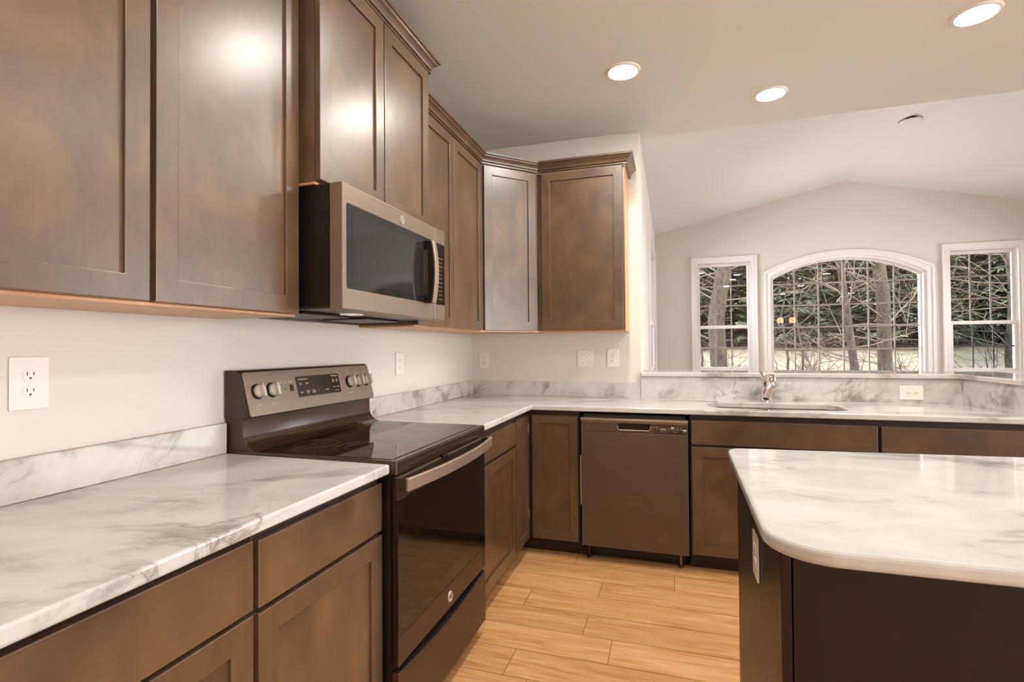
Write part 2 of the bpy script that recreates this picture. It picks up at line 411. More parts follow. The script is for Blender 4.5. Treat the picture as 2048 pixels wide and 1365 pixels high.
def arched_window():
    cx, hw, z0, zs, za = AR
    t = thing('window_2', None, None, (cx, F, z0), kind='structure')
    part('casing', MB().prism(arch(cx, hw+.075, z0-.02, zs+.068, za+.064), 0, .018, [arch(cx, hw, z0, zs, za)], M=Mfar)
         .prism(arch(cx, hw+.075, z0-.02, zs+.068, za+.064), .016, .027, [arch(cx, hw+.05, z0, zs+.045, za+.042)], M=Mfar), TRIM, t, bevel=.003)
    part('sill', MB().box(cx-hw-.1, cx+hw+.1, z0-.045, z0-.015, 0, .045, Mfar), TRIM, t, bevel=.004)
    part('frame', MB().prism(arch(cx, hw-.0005, z0+.0005, zs, za-.0005), -.14, .0, [arch(cx, hw-.03, z0+.04, zs-.012, za-.03)], M=Mfar), TRIM, t)
    part('frame_stop', MB().prism(arch(cx, hw-.022, z0+.03, zs-.01, za-.02), -.12, -.06, [arch(cx, hw-.045, z0+.06, zs-.022, za-.045)], M=Mfar), TRIM, t, bevel=.003)
    part('pane', MB().prism(arch(cx, hw-.04, z0+.055, zs-.02, za-.04), -.092, -.088, M=Mfar), GLASS, t)
    g = MB(); R = (hw*hw+(za-zs)**2)/(2*(za-zs)); cz = za-R
    for k in range(-2, 3):
        x = cx+.27*k; top = cz+math.sqrt((R-.04)**2-(x-cx)**2); g.box(x-.009, x+.009, z0+.06, top, -.099, -.095, Mfar)
    for z in (1.222, 1.50, 1.778, 2.052, .945): g.box(cx-hw+.04, cx+hw-.04, z-.009, z+.009, -.0992, -.0952, Mfar)
    part('grille', g, GRILLE, t)
arched_window()

# ------------------------------------------------------------------ ceiling lights
def downlight(x, y, label, on=True):
    t = thing('recessed_light', label, 'light', (x, y, CZ), 'recessed lights in the kitchen ceiling')
    M = frame((x, y, CZ), (1, 0, 0), (0, -1, 0))      # w points down
    part('trim_ring', MB().lathe([(.074, .004), (.078, .010), (.088, .008), (.094, .0), (.074, .0)], M, 40), TRIM, t, smooth=True)
    part('lens', MB().lathe([(0, .016), (.035, .0145), (.060, .010), (.0745, .004)], M, 40), LENS, t)
downlight(1.232, 1.452, 'round ceiling light nearest the wall cabinets')
downlight(2.054, 1.982, 'round ceiling light above the sink, middle one of three')
downlight(2.819, 1.461, 'round ceiling light in the top right corner of the photo')
for x, y in ((1.2, .66), (2.82, .69), (1.2, -.7), (2.82, -.7), (4.6, 1.0), (4.6, -1.2), (2.0, -2.6), (4.6, -3.4)):
    downlight(x, y, 'round ceiling light outside the view, over the kitchen')
# small round cover on the vault ridge
def vault_cover():
    t = thing('ceiling_cover', 'small round cover with a dark gap high on the vaulted ceiling', 'ceiling cover', (RX, 4.0, RZ))
    M = frame((RX+.0, 4.0, RZ-.012), (1, 0, 0), (0, -1, 0))
    part('plate', MB().lathe([(0, .03), (.06, .028), (.075, .02), (.078, .014)], M, 28), CEIL, t, smooth=True)
    part('box', MB().lathe([(.055, -.03), (.055, .016), (0, .016)], M, 28), SLOT, t)
vault_cover()

# ------------------------------------------------------------------ cabinets
def shaker(name, W, H, M, parent, mat=W_UP, st=.057, t=.02, rec=.009):
    d = part(name, MB().prism(rect(0, W, 0, H), -t, 0, [rect(st, W-st, st, H-st)], M=M), mat, parent, bevel=.0018)
    part('panel', MB().box(st-.004, W-st+.004, st-.004, H-st+.004, -t+.002, -rec, M), mat, d)
    return d
def fr_l(x, y, z=0): return frame((x, y, z), (0, 1, 0), (0, 0, 1))     # faces +x
def fr_b(x, y, z=0): return frame((x, y, z), (1, 0, 0), (0, 0, 1))     # faces -y
def base_cabinet(label, M, W, fronts, depth=.60, ztop=.8835, loc=None, toe=(0, None), matc=W_UP):
    """M origin at the floor, left end of the front plane"""
    t = thing('base_cabinet', label, 'cabinet', loc or (M @ Vector((W/2, 0, -.3))), 'base cabinets')
    part('carcass', MB().box(0, W, .092, ztop, -depth, -.0205, M), W_DARK if matc is W_UP else matc, t)
    part('toe_kick', MB().box(toe[0], toe[1] or W, 0, .0915, -.10, -.085, M), W_TOE, t)
    for kind, u0, u1, v0, v1 in fronts:
        Mf = M @ Matrix.Translation((u0, v0, 0))
        if kind == 'drawer':
            part('drawer_front', MB().box(0, u1-u0, 0, v1-v0, -.02, 0, Mf), W_UPH, t, bevel=.0022)
        elif kind == 'false':
            part('false_drawer_front', MB().box(0, u1-u0, 0, v1-v0, -.02, 0, Mf), W_UPX, t, bevel=.0022)
        else: shaker('door', u1-u0, v1-v0, Mf, t)
    return t
W_UPX = wood('stained_maple_lengthwise', (72, 52, 35), (89, 65, 44), (106, 80, 54), axis='x')
XF = .625; YF = B-.625
# left run, in front of the range
base_cabinet('brown drawer base cabinet at the bottom left corner, nearest the camera', fr_l(XF, -1.43), .917,
             [('drawer', .006, .911, .718, .864), ('door', .006, .455, .10, .708), ('door', .462, .911, .10, .708)])
base_cabinet('brown base cabinet between the range and the nearest cabinet, one drawer over one door', fr_l(XF, -.511), .496,
             [('drawer', .006, .490, .714, .858), ('door', .006, .490, .10, .702)])
# right of the range
base_cabinet('narrow brown base cabinet right of the range, drawer over door', fr_l(XF, .775), .606,
             [('drawer', .006, .598, .716, .845), ('door', .006, .598, .10, .703)])
# corner cabinet with two doors folding at the inside corner
def corner_base():
    t = thing('corner_cabinet', 'brown corner base cabinet with two narrow doors meeting at right angles', 'cabinet', (.35, 1.95, 0), 'base cabinets')
    part('carcass', MB().prism([(.03, 1.382), (XF-.021, 1.382), (XF-.021, YF+.021), (.935, YF+.021), (.935, B-.03), (.03, B-.03)], .092, .8835), W_DARK, t)
    part('toe_kick', MB().box(.525, .54, 1.382, 1.752, 0, .0915).box(.525, .94, 1.737, 1.752, 0, .0915), W_TOE, t)
    shaker('door', .262, .752, fr_l(XF, 1.388, .10), t, st=.05); shaker('door', .282, .752, fr_b(.645, YF, .10), t, st=.05)
    for z in (.22, .74):
        part('hinge', MB().box(XF-.012, XF+.004, YF-.012, YF+.004, z, z+.06), STEEL, t, bevel=.002)
corner_base()
base_cabinet('brown sink base cabinet right of the dishwasher with a wide false drawer front', fr_b(1.562, YF), .913,
             [('false', .008, .904, .716, .85), ('door', .008, .452, .10, .703), ('door', .460, .904, .10, .703)])
base_cabinet('brown base cabinet at the far right, partly behind the island', fr_b(2.475, YF), .60,
             [('false', .008, .592, .716, .85), ('door', .008, .297, .10, .703), ('door', .303, .592, .10, .703)])

# wall cabinets
def upper_box(t, x0, x1, y0, y1, z0, z1):
    part('carcass', MB().box(x0, x1, y0, y1, z0+.004, z1), W_UP, t)
    part('bottom_panel', MB().box(x0, x1-.0, y0+.002, y1-.002, z0-.004, z0+.0035), W_RAW, t)
ZU, ZT = 1.374, 2.445
t = thing('wall_cabinet', 'tall brown wall cabinet at the left edge with two large doors', 'cabinet', (.15, -.5, ZU), 'wall cabinets')
upper_box(t, 0.001, .303, -.962, -.012, ZU, ZT)
shaker('door', .441, 1.062, fr_l(.325, -.955, 1.378), t); shaker('door', .478, 1.062, fr_l(.325, -.500, 1.378), t)
t = thing('wall_cabinet', 'raised brown wall cabinet above the microwave with its own crown', 'cabinet', (.18, .39, 1.80), 'wall cabinets')
upper_box(t, 0.001, .37, -.006, .780, 1.805, 2.585)
shaker('door', .388, .752, fr_l(.391, -.002, 1.815), t); shaker('door', .386, .752, fr_l(.391, .392, 1.815), t)
CROWN = [(0, 0), (.020, 0), (.020, .007), (.012, .009), (.013, .014), (.022, .017), (.024, .026), (.031, .036), (.043, .045), (.045, .051), (.054, .053), (.056, .066), (0, .066)]
part('crown_moulding', MB().sweep([(.002, -.008), (.374, -.008), (.374, .782), (.002, .782)], [(o, 2.568+z) for o, z in CROWN]), W_UP, t, bevel=.001)
t = thing('wall_cabinet', 'brown wall cabinet right of the microwave with two narrow doors', 'cabinet', (.15, 1.22, ZU), 'wall cabinets')
upper_box(t, 0.001, .303, .786, 1.6645, ZU, ZT)
shaker('door', .428, 1.062, fr_l(.325, .790, 1.378), t); shaker('door', .428, 1.062, fr_l(.325, 1.223, 1.378), t)
t = thing('wall_cabinet', 'brown diagonal corner wall cabinet with one angled door', 'cabinet', (.25, 2.0, ZU), 'wall cabinets')
poly = [(.001, 1.667), (.303, 1.667), (.608, 1.972), (.608, B-.001), (.001, B-.001)]
part('carcass', MB().prism(poly, ZU+.004, ZT), W_UP, t); part('bottom_panel', MB().prism(poly, ZU-.004, ZU+.0035), W_RAW, t)
s2 = math.sqrt(.5); Md = frame((.303+.025*s2+.021*s2, 1.667+.025*s2-.021*s2, 1.378), (s2, s2, 0), (0, 0, 1))
shaker('door', .381, 1.062, Md, t)
t = thing('wall_cabinet', 'brown single door wall cabinet at the right end of the wall run', 'cabinet', (.9, 2.1, ZU), 'wall cabinets')
upper_box(t, .611, 1.186, 1.974, B-.001, ZU, ZT)
part('side_panel', MB().box(1.1865, 1.190, 1.980, B-.002, ZU-.004, ZT), W_RAW, t, label='lighter tan end panel')
shaker('door', .536, 1.062, fr_b(.641, 1.953, 1.378), t)
single('crown_moulding', MB().sweep([(.307, .784), (.307, 1.665), (.6095, 1.969), (1.192, 1.969), (1.192, B-.002)], [(o, 2.447+z) for o, z in CROWN]), W_UP,
       'brown stepped crown moulding along the lower wall cabinets and around the corner', 'moulding', (.6, 1.97, 2.447), bevel=.001)

# ------------------------------------------------------------------ countertops and splashes
XC, YC = .648, B-.648
def slab(name, outer, label, holes=(), z0=ZS, z1=ZC, mat=MARB, cat='countertop', bevel=.006, loc=None):
    return single(name, MB().prism(outer, z0, z1, holes), mat, label, cat, loc or (outer[0][0], outer[0][1], z0), bevel=bevel, seg=3)
slab('countertop', rect(.001, XC, -1.45, -.013), 'white marble countertop in the left foreground before the range')
SINK = rrect(1.675, 2.388, 1.735, 2.065, .10, 8)
slab('countertop', [(.001, .765), (XC, .765), (XC, YC), (BARX, YC), (BARX, B-.021), (.001, B-.021)], 'L-shaped white marble countertop from the range to the sink', [SINK], loc=(.3, 1.9, ZS))
slab('backsplash', rect(.001, .021, -1.45, -.013), 'short marble backsplash on the left wall before the range', z0=ZC+.0005, z1=1.016, mat=MARB2, cat='backsplash', bevel=.002)
slab('backsplash', rect(.001, .021, .765, B-.0215), 'short marble backsplash on the left wall right of the range', z0=ZC+.0005, z1=1.016, mat=MARB2, cat='backsplash', bevel=.002)
slab('backsplash', rect(.001, 1.262, B-.0205, B-.001), 'short marble backsplash along the back wall under the outlets', z0=ZS+.001, z1=1.016, mat=MARB2, cat='backsplash', bevel=.002)
slab('backsplash', rect(1.2645, BARX+.0195, B-.0205, B-.001), 'taller marble backsplash behind the sink under the raised bar', z0=ZS+.001, z1=1.059, mat=MARB2, cat='backsplash', bevel=.001)
slab('backsplash', rect(BARX+.0002, BARX+.0195, 1.69, B-.0208), 'marble backsplash on the short return at the right edge', z0=ZS+.001, z1=1.059, mat=MARB2, cat='backsplash', bevel=.001)
slab('bar_top', [(1.268, B-.035), (BARX-.015, B-.035), (BARX-.015, 1.67), (BARX+.33, 1.67), (BARX+.33, B+.33), (1.270, B+.33)], 'raised white marble bar top along the half wall behind the sink', z0=1.0605, z1=1.090, cat='bar top')
def island_outline():
    x0, x1, y0, y1, r = 1.630, 3.9, -.393, .528, .11
    pts = []
    for k in range(13): a = PI + k/12*PI/2; pts.append((x0+r+r*math.cos(a), y0+r+r*math.sin(a)))
    pts += [(x1, y0), (x1, .66), (2.5, .600)]
    for k in range(7): a = PI/2 + k/6*PI/2; pts.append((x0+.016+.05+.05*math.cos(a), y1-.05+.05*math.sin(a)))
    return pts
slab('countertop', island_outline(), 'rounded corner white marble island top in the right foreground', mat=MARB3, bevel=.009, loc=(2.6, 0, ZS))
t = thing('kitchen_island', 'dark brown kitchen island base under the rounded marble top', 'island', (2.6, .15, 0))
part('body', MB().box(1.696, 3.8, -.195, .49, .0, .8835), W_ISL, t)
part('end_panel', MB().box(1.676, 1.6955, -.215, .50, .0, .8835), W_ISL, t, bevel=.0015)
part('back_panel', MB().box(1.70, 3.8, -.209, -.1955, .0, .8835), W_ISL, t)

# ------------------------------------------------------------------ outlets
def outlet(label, M, horizontal=False, kind='duplex', W=.0725, H=.118):
    """M origin at the plate centre, w out of the wall"""
    if horizontal: M = M @ Matrix.Rotation(PI/2, 4, 'Z')
    t = thing('wall_outlet' if kind == 'duplex' else 'light_switch', label, 'outlet' if kind == 'duplex' else 'switch', M @ Vector((0, 0, 0)), 'wall plates')
    part('plate', MB().prism(rrect(-W/2, W/2, -H/2, H/2, .004, 3), .0006, .006, M=M), PLASTIC, t, bevel=.0022)
    if kind == 'duplex':
        for s in (-1, 1):
            c = s*.0195
            r = part('receptacle', MB().prism([(p[0], p[1]+c) for p in rrect(-.0165, .0165, -.0135, .0135, .0125, 5)], .005, .0074, M=M), PLASTIC, t, bevel=.0006)
            part('slots', MB().box(-.0075, -.0055, c-.001, c+.0075, .007, .0077, M).box(.0055, .0075, c-.0005, c+.0065, .007, .0077, M)
                 .prism([(p[0], p[1]+c-.0075) for p in rrect(-.0025, .0025, -.0022, .0022, .002, 3)], .007, .0077, M=M), SLOT, r)
        part('screw', MB().lathe([(0, .0068), (.0022, .0066), (.003, .006)], M, 12), PLASTIC, t)
    else:
        for s in (-1, 1):
            c = s*.023
            part('toggle', MB().box(c-.0045, c+.0045, -.010, .010, .0058, .0085, M).box(c-.0035, c+.0035, .0 if s > 0 else -.007, .007 if s > 0 else .0, .008, .015, M), PLASTIC, t, bevel=.001)
            for e in (-.03, .03): part('screw', MB().lathe([(0, .0068), (.0022, .0066), (.003, .006)], M @ Matrix.Translation((c, e, 0)), 12), INKD, t)
outlet('large white double outlet on the left wall above the near countertop', fr_l(0, -.564, 1.189), W=.080, H=.126)
outlet('white outlet on the left wall just right of the range back panel', fr_l(0, 1.176, 1.179), W=.084, H=.128)
outlet('white outlet on the back wall near the inside corner', fr_b(.103, B, 1.172), W=.080, H=.124)
outlet('white two-gang light switch plate on the back wall', fr_b(.880, B, 1.181), kind='switch', W=.118, H=.124)
outlet('white outlet on the back wall beside the end of the wall', fr_b(1.074, B, 1.186), W=.082, H=.130)
outlet('white sideways outlet on the marble backsplash right of the faucet', fr_b(2.84, B-.0206, .976), True, W=.084, H=.122)
outlet('white outlet on the end panel of the dark island', frame((1.676, .088, .715), (0, -1, 0), (0, 0, 1)), W=.080, H=.116)

# ------------------------------------------------------------------ range
def logo(parent, M, r, mat, name='badge'):
    d = part(name, MB().lathe([(0, .0022), (r*.82, .0022), (r*.86, .0032), (r*.96, .0032), (r, .002), (r, 0)], M, 32), mat, parent, smooth=True)
    text('GE', r*1.05, M @ Matrix.Translation((0, 0, .0024)), SLOT, d, 'emblem_letters', shear=.3, align='CENTER')
    mb = MB()
    for k in range(4):
        a = k*PI/2+.5; pts = [(.70*r*math.cos(a+q*.9), .70*r*math.sin(a+q*.9), .0024) for q in (0, .33, .66, 1)]
        mb.tube(pts, [r*.02, r*.05, r*.05, r*.02], 6, M=M)
    part('emblem_scrolls', mb, SLOT, d)
RY0, RY1 = -.009, .7600
RW = RY1-RY0
def build_range():
    t = thing('range', 'freestanding slate electric range with black glass top between marble counters', 'range', (.34, .376, 0))
    M = fr_l(0, RY0)                                   # u = along y from left side, v = z, w = x
    part('body', MB().box(0.002, RW-.002, .04, .903, .04, .645, M), BLACK, t)
    part('kick_plate', MB().box(.02, RW-.02, .004, .05, .56, .60, M), BLACK, t)
    for u in (.05, RW-.05): part('foot', MB().lathe([(0, 0), (.016, 0), (.016, .02), (.008, .022), (.008, .04)], frame((.60, RY0+u, 0), (1, 0, 0), (0, 1, 0)), 14), BLACK, t)
    # cooktop
    ct = part('cooktop_frame', MB().box(0, RW, .8765, .921, .055, .668, M), BROWNG, t, bevel=.006, seg=3)
    part('cooktop_glass', MB().prism(rrect(.022, RW-.022, .115, .640, .012, 4), .9205, .9226, M=frame((0, RY0, 0), (0, 1, 0), (1, 0, 0)) @ Matrix.Diagonal((1, 1, -1, 1))), BLACKG, t)
    for (x, y, rs) in ((.455, .185, (.118, .082)), (.235, .185, (.078,)), (.455, .575, (.092, .06)), (.235, .575, (.078,))):
        mb = MB(); Mr = frame((x, RY0+y, .9226), (1, 0, 0), (0, 1, 0))
        for r in rs: mb.lathe([(r-.0016, .0), (r-.0016, .0003), (r, .0003), (r, .0)], Mr, 56)
        part('burner_ring', mb, RING, t)
    # backguard
    def prof(pts, u0, u1, name, mat, bevel=.003, smooth=False, parent=t):
        return part(name, MB().prism(pts, u0, u1, M=frame((0, RY0, 0), (1, 0, 0), (0, 0, 1)) @ Matrix.Diagonal((1, 1, -1, 1))), mat, parent, bevel=bevel, smooth=smooth)
    prof([(.006, .90), (.135, .922), (.118, .928), (.100, .938), (.088, .953), (.082, .972), (.080, 1.045), (.006, 1.045)], .004, RW-.004, 'backguard_base', BROWNG, .002, True)
    prof([(.006, 1.03), (.098, 1.03), (.100, 1.034), (.062, 1.186), (.052, 1.194), (.006, 1.194)], .0, RW, 'backguard_housing', BROWNG, .003)
    pz0, pz1 = 1.032, 1.190
    a = Vector((.1015, RY0, pz0)); tilt = Vector((-.040, 0, pz1-pz0)).normalized()
    Mp = frame(a, (0, 1, 0), tilt); Hp = (pz1-pz0)/tilt.z
    pan = part('control_panel', MB().prism(rrect(.014, RW-.002, .002, Hp-.004, .010, 4), -.002, .004, M=Mp), SLATE, t, bevel=.0015)
    dsp = part('display_panel', MB().prism(rrect(.262, .527, .048, .130, .006, 4), .0035, .0052, M=Mp), simple('brown_display_glass', (46, 35, 28), .12), t)
    part('clock_display', MB().box(.368, .436, .086, .118, .0045, .0056, Mp), DISPLAY, dsp)
    Mt = Mp @ Matrix.Translation((0, 0, .0054))
    texts([('Cooking Options', .0085, .302, .118), ('Bake', .008, .285, .1), ('Broil', .008, .32, .1), ('Start', .008, .284, .066), ('Cancel\nOff', .0075, .318, .066), ('Timer\nOn/Off', .0075, .353, .066),
           ('+', .011, .384, .066), ('-', .011, .408, .066), ('Hr/Min', .0075, .436, .066), ('Add Settings', .0085, .497, .122), ('Oven\nLight', .007, .486, .102), ('Self\nClean', .007, .510, .102),
           ('Lock', .007, .487, .074), ('Delay', .007, .511, .074), ('Hold 3 sec', .006, .50, .058)], Mt, INK, dsp)
    for u in (.065, .133, .600, .663, .726):
        mk = Mp @ Matrix.Translation((u, .088, .003))
        k = part('knob', MB().lathe([(.0, .017), (.0205, .017), (.0228, .0145), (.0232, .008)], mk, 32), KNOB, t, smooth=True)
        part('bezel', MB().lathe([(.0232, .0085), (.0250, .0080), (.0262, .004), (.0285, .0), (0, 0)], mk, 32), BLACK, k, smooth=True)
        part('grip', MB().prism(rrect(-.0065, .0065, -.0235, .0235, .004, 3), .012, .036, M=mk), KNOB, k, bevel=.0025)
        part('pointer', MB().box(-.0012, .0012, .011, .021, .0358, .0364, mk), SLOT, k)
    texts([('Left Front', .006, .065, .040), ('Left Rear', .006, .133, .040), ('Off', .006, .2, .112), ('Oven Light', .005, .232, .112), ('Warming Zone', .006, .600, .040), ('Rear', .006, .663, .040), ('Front', .006, .726, .040),
           ('Off', .007, .60, .125), ('Off', .007, .663, .125), ('Off', .007, .726, .130), ('Lo', .007, .60, .140), ('Lo', .007, .663, .140)], Mp @ Matrix.Translation((0, 0, .0042)), INK, pan)
    part('rocker_switch', MB().box(.226, .240, .076, .100, .003, .009, Mp), BROWNG, t, bevel=.002)
    part('indicator_light', MB().lathe([(0, .006), (.0025, .0055), (.003, .004)], Mp @ Matrix.Translation((.198, .086, 0)), 12), SLOT, t)
    # oven door
    d0, d1 = .006, RW-.006
    door = part('oven_door', MB().box(d0, d1, .296, .866, .648, .662, M), BLACK, t, bevel=.002)
    part('vent_band', MB().prism(rect(d0, d1, .803, .866), .6622, .668, [rect(.10+k*.125, .208+k*.125, .818, .829) for k in range(5)], M=M), SLATE_D, door, bevel=.0012)
    part('vent_rail', MB().box(d0+.01, d1-.01, .866, .870, .648, .664, M), SLATE, door)
    part('door_glass', MB().box(d0, d1, .386, .8025, .6622, .668, M), BLACKG, door, bevel=.0015)
    part('lower_band', MB().box(d0, d1, .297, .3845, .6622, .668, M), SLATE_D, door, bevel=.0015)
    logo(door, M @ Matrix.Translation((.384, .338, .668)), .020, KNOB)
    part('door_latch', MB().prism(rrect(-.018, .018, -.006, .006, .005, 4), .650, .676, M=M @ Matrix.Translation((.34, .871, 0))), BLACK, t, bevel=.002)
    # bowed handle
    n = 18; pf, pb = [], []
    for k in range(n+1):
        u = d0 + (d1-d0)*k/n; q = 1-(2*k/n-1)**2; pf.append((u, .706+.030*q)); pb.append((u, .694+.030*q))
    hd = part('handle', MB().prism(pf+pb[::-1], .832, .872, M=frame((0, RY0, 0), (0, 1, 0), (1, 0, 0)) @ Matrix.Diagonal((1, 1, -1, 1)) @ Matrix.Identity(4)), HANDLE, t, bevel=.003)
    for u0, u1 in ((d0, d0+.02), (d1-.02, d1)):
        part('handle_bracket', MB().box(u0, u1, .834, .870, .668, .7, M), SLATE_D, hd, bevel=.002)
    # storage drawer with bowed top edge
    top = [(d0 + (d1-d0)*k/16, .279-.024*math.sin(PI*k/16)) for k in range(17)]
    part('storage_drawer', MB().prism([(d0, .062), (d1, .062)] + top[::-1], .646, .668, M=M), SLATE_D, t, bevel=.002)
build_range()

# ------------------------------------------------------------------ microwave
def build_microwave():
    t = thing('microwave', 'slate over-the-range microwave with dark window and vertical handle', 'microwave', (.21, .39, 1.385))
    y0, y1, z0, z1 = .004, .776, 1.392, 1.803
    M = fr_l(0, y0); W = y1-y0
    part('body', MB().box(.002, W-.002, z0+.012, z1-.002, .003, .418, M), BLACK, t)
    part('side_screw', MB().lathe([(0, .0015), (.006, .001), (.007, 0)], frame((.372, y0+.002, 1.765), (0, 0, 1), (1, 0, 0)), 12), BROWNG, t)
    u_s = .664
    dr = part('door', MB().prism(rect(0, u_s, z0, z1), .420, .470, [rrect(.022, .640, 1.462, 1.738, .010, 4)], M=M), SLATE, t, bevel=.004)
    part('window', MB().prism(rrect(.021, .641, 1.461, 1.739, .010, 4), .455, .468, M=M), MWGLASS, dr)
    part('window_screen', MB().prism(rrect(.055, .600, 1.487, 1.712, .014, 4), .4675, .4684, M=M), simple('window_screen', (40, 40, 40), .07, 0, .45), dr)
    logo(dr, M @ Matrix.Translation((.380, 1.768, .470)), .0165, KNOB)
    cp = part('control_panel', MB().box(u_s+.002, W, z0, z1, .420, .470, M), SLATE, t, bevel=.004)
    key = part('keypad', MB().prism(rrect(u_s+.012, W-.006, 1.462, 1.738, .008, 4), .466, .4712, M=M), BLACKG, cp)
    part('clock_display', MB().box(u_s+.024, W-.016, 1.690, 1.724, .4705, .4718, M), DISPLAY, key)
    Mt = M @ Matrix.Translation((0, 0, .4714)); items = []
    rows = ['Popcorn Beverage', 'Reheat  Cook', 'Defrost Weight', '1  2  3', '4  5  6', '7  8  9', 'Power 0 Timer', 'Clock  Light', 'Add 30 Sec', 'Vent  Mute', 'Cancel Start']
    for k, s in enumerate(rows): items.append((s, .009 if len(s) < 9 else .0066, (u_s+W+.006)/2, 1.672-.0185*k))
    texts(items, Mt, INKD, key)
    # curved vertical handle
    hz0, hz1 = 1.458, 1.722; n = 14; o, i = [], []
    for k in range(n+1):
        v = hz0+(hz1-hz0)*k/n; q = 1-(2*k/n-1)**2; o.append((v, .510+.014*q)); i.append((v, .500+.014*q))
    Mh = Matrix(((0, 1, 0, 0), (0, 0, 1, y0), (1, 0, 0, 0), (0, 0, 0, 1)))       # (v, w, u) -> x=w, y=u, z=v
    h = part('handle', MB().prism(o+i[::-1], .566, .598, M=Mh), HANDLE, t, bevel=.003)
    part('handle_back', MB().prism([(v, w-.001) for v, w in i]+[(v, .487+.006*0) for v, w in i][::-1], .566, .597, M=Mh), BLACK, h)
    for v in (hz0, hz1-.032): part('handle_bracket', MB().box(.565, .598, v, v+.032, .470, .503, M), BLACK, h, bevel=.002)
    # underside
    part('underside', MB().box(.004, W-.004, z0+.004, z0+.0115, .01, .418, M), SLATE_D, t)
    for u in (.06, .43): part('grease_filter', MB().box(u, u+.27, z0-.006, z0+.0035, .06, .27, M), BLACK, t, bevel=.003)
    part('lamp_lens_glow', MB().box(.22, .28, z0-.001, z0+.0035, .30, .36, M), LENS_GLOW, t)  # lamp lens; its glow imitates a reflection under the microwave
    part('rear_trim', MB().box(.02, W-.02, z0-.012, z0+.0035, .006, .02, M), STEEL, t)
build_microwave()

# ------------------------------------------------------------------ dishwasher
def build_dishwasher():
    t = thing('dishwasher', 'slate dishwasher with pocket handle between the corner cabinet and the sink cabinet', 'dishwasher', (1.25, 1.9, 0))
    x0, x1 = .950, 1.552; M = fr_b(x0, B-.643); W = x1-x0
    part('tub', MB().box(.012, W-.012, .10, .868, -.58, -.032, M), BLACK, t)
    part('door_panel', MB().box(0, W, .094, .768, -.030, 0, M), SLATE_X, t, bevel=.003)
    cp = part('control_panel', MB().prism(rect(0, W, .7695, .846), -.030, -.001, [rrect(.212, .402, .784, .826, .016, 5)], M=M), SLATE_X, t, bevel=.002)
    top = [(.0, .822), (.004, .826), (.012, .838), (.010, .846), (.002, .850), (-.03, .850)]
    part('top_rail', MB().prism(top, -W, 0, M=frame((x0, B-.643, 0), (0, -1, 0), (0, 0, 1)) @ Matrix.Identity(4)) , SLATE, cp, bevel=.001, smooth=True)
    pk = part('pocket_handle', MB().prism(rrect(.205, .409, .778, .832, .02, 5), -.0295, -.022, M=M), BLACK, cp)
    part('handle_lip', MB().tube([(.213, .812, 0), (.214, .798, .001), (.219, .789, .002), (.230, .784, .002), (.384, .784, .002), (.395, .789, .002), (.400, .798, .001), (.401, .812, 0)], .0028, 8, M=M), HANDLE, pk, smooth=True)
    kp = part('key_strip', MB().box(.422, W-.006, .7735, .8195, -.001, .0006, M), SLATE_D, cp)
    Mt = M @ Matrix.Translation((0, 0, .001))
    part('key', MB().box(.452, .486, .790, .802, .0004, .0012, M), INKD, kp)
    for u, v in ((.520, .806), (.584, .793)): part('key', MB().box(u-.009, u+.009, v-.004, v+.004, .0004, .0014, M), INK, kp)
    texts([('AutoSense', .006, .432, .808), ('Rinse', .006, .438, .796), ('Heavy', .006, .503, .797), ('Steam', .006, .523, .795), ('Boost', .006, .546, .797), ('Temp', .006, .546, .808), ('Dry', .006, .568, .808), ('Delay', .006, .567, .797),
           ('Select Cycle', .005, .468, .782), ('Options', .005, .535, .782), ('Start', .005, .584, .782)], Mt, INK, kp)
    texts([('.', .02, .045, .815), ('.', .02, .042, .800)], Mt, INK, cp, 'indicator_dots')
    part('mounting_bracket', MB().box(.02, .28, .851, .862, -.2, -.02, M).box(.34, W-.03, .851, .860, -.2, -.02, M), BROWNG, t)
    part('insulation_edge', MB().box(-.007, -.001, .33, .62, -.030, -.012, M), GASKET, t)
    part('kick_plate', MB().box(.02, W-.02, .005, .098, -.115, -.105, M), BLACK, t)
    for u in (.032, W-.045):
        part('foot', MB().lathe([(0, 0), (.017, 0), (.018, .012), (.008, .016), (.008, .075), (.013, .078), (.013, .098)], frame(M @ Vector((u, 0, -.075)), (1, 0, 0), (0, 1, 0)), 16), SLATE_D if u < .1 else BRASS, t, smooth=True)
build_dishwasher()

# ------------------------------------------------------------------ sink and faucet
def build_sink():
    t = thing('sink', 'undermount stainless steel sink set in the marble below the faucet', 'sink', (2.03, 1.9, .70))
    mb = MB(); bm = mb.bm; rings = []
    for (a, z, r) in ((-.012, .8835, .11), (.004, .8835, .10), (.006, .80, .10), (.012, .72, .09), (.03, .702, .08), (.12, .700, .04)):
        rings.append([bm.verts.new((p[0], p[1], z)) for p in rrect(1.675+a, 2.388-a, 1.735+a, 2.065-a, r, 6)])
    for q, w in zip(rings, rings[1:]):
        for k in range(len(q)): bm.faces.new((q[k], q[(k+1) % len(q)], w[(k+1) % len(q)], w[k]))
    bm.faces.new(rings[-1])
    o = part('basin', mb, STEEL, t, smooth=True); s = o.modifiers.new('wall', 'SOLIDIFY'); s.thickness = .0015; s.offset = 1
    part('drain', MB().lathe([(0, .004), (.03, .003), (.042, .004), (.045, .0)], frame((2.03, 1.9, .7005), (1, 0, 0), (0, 1, 0)), 24), CHROME, t, smooth=True)
build_sink()
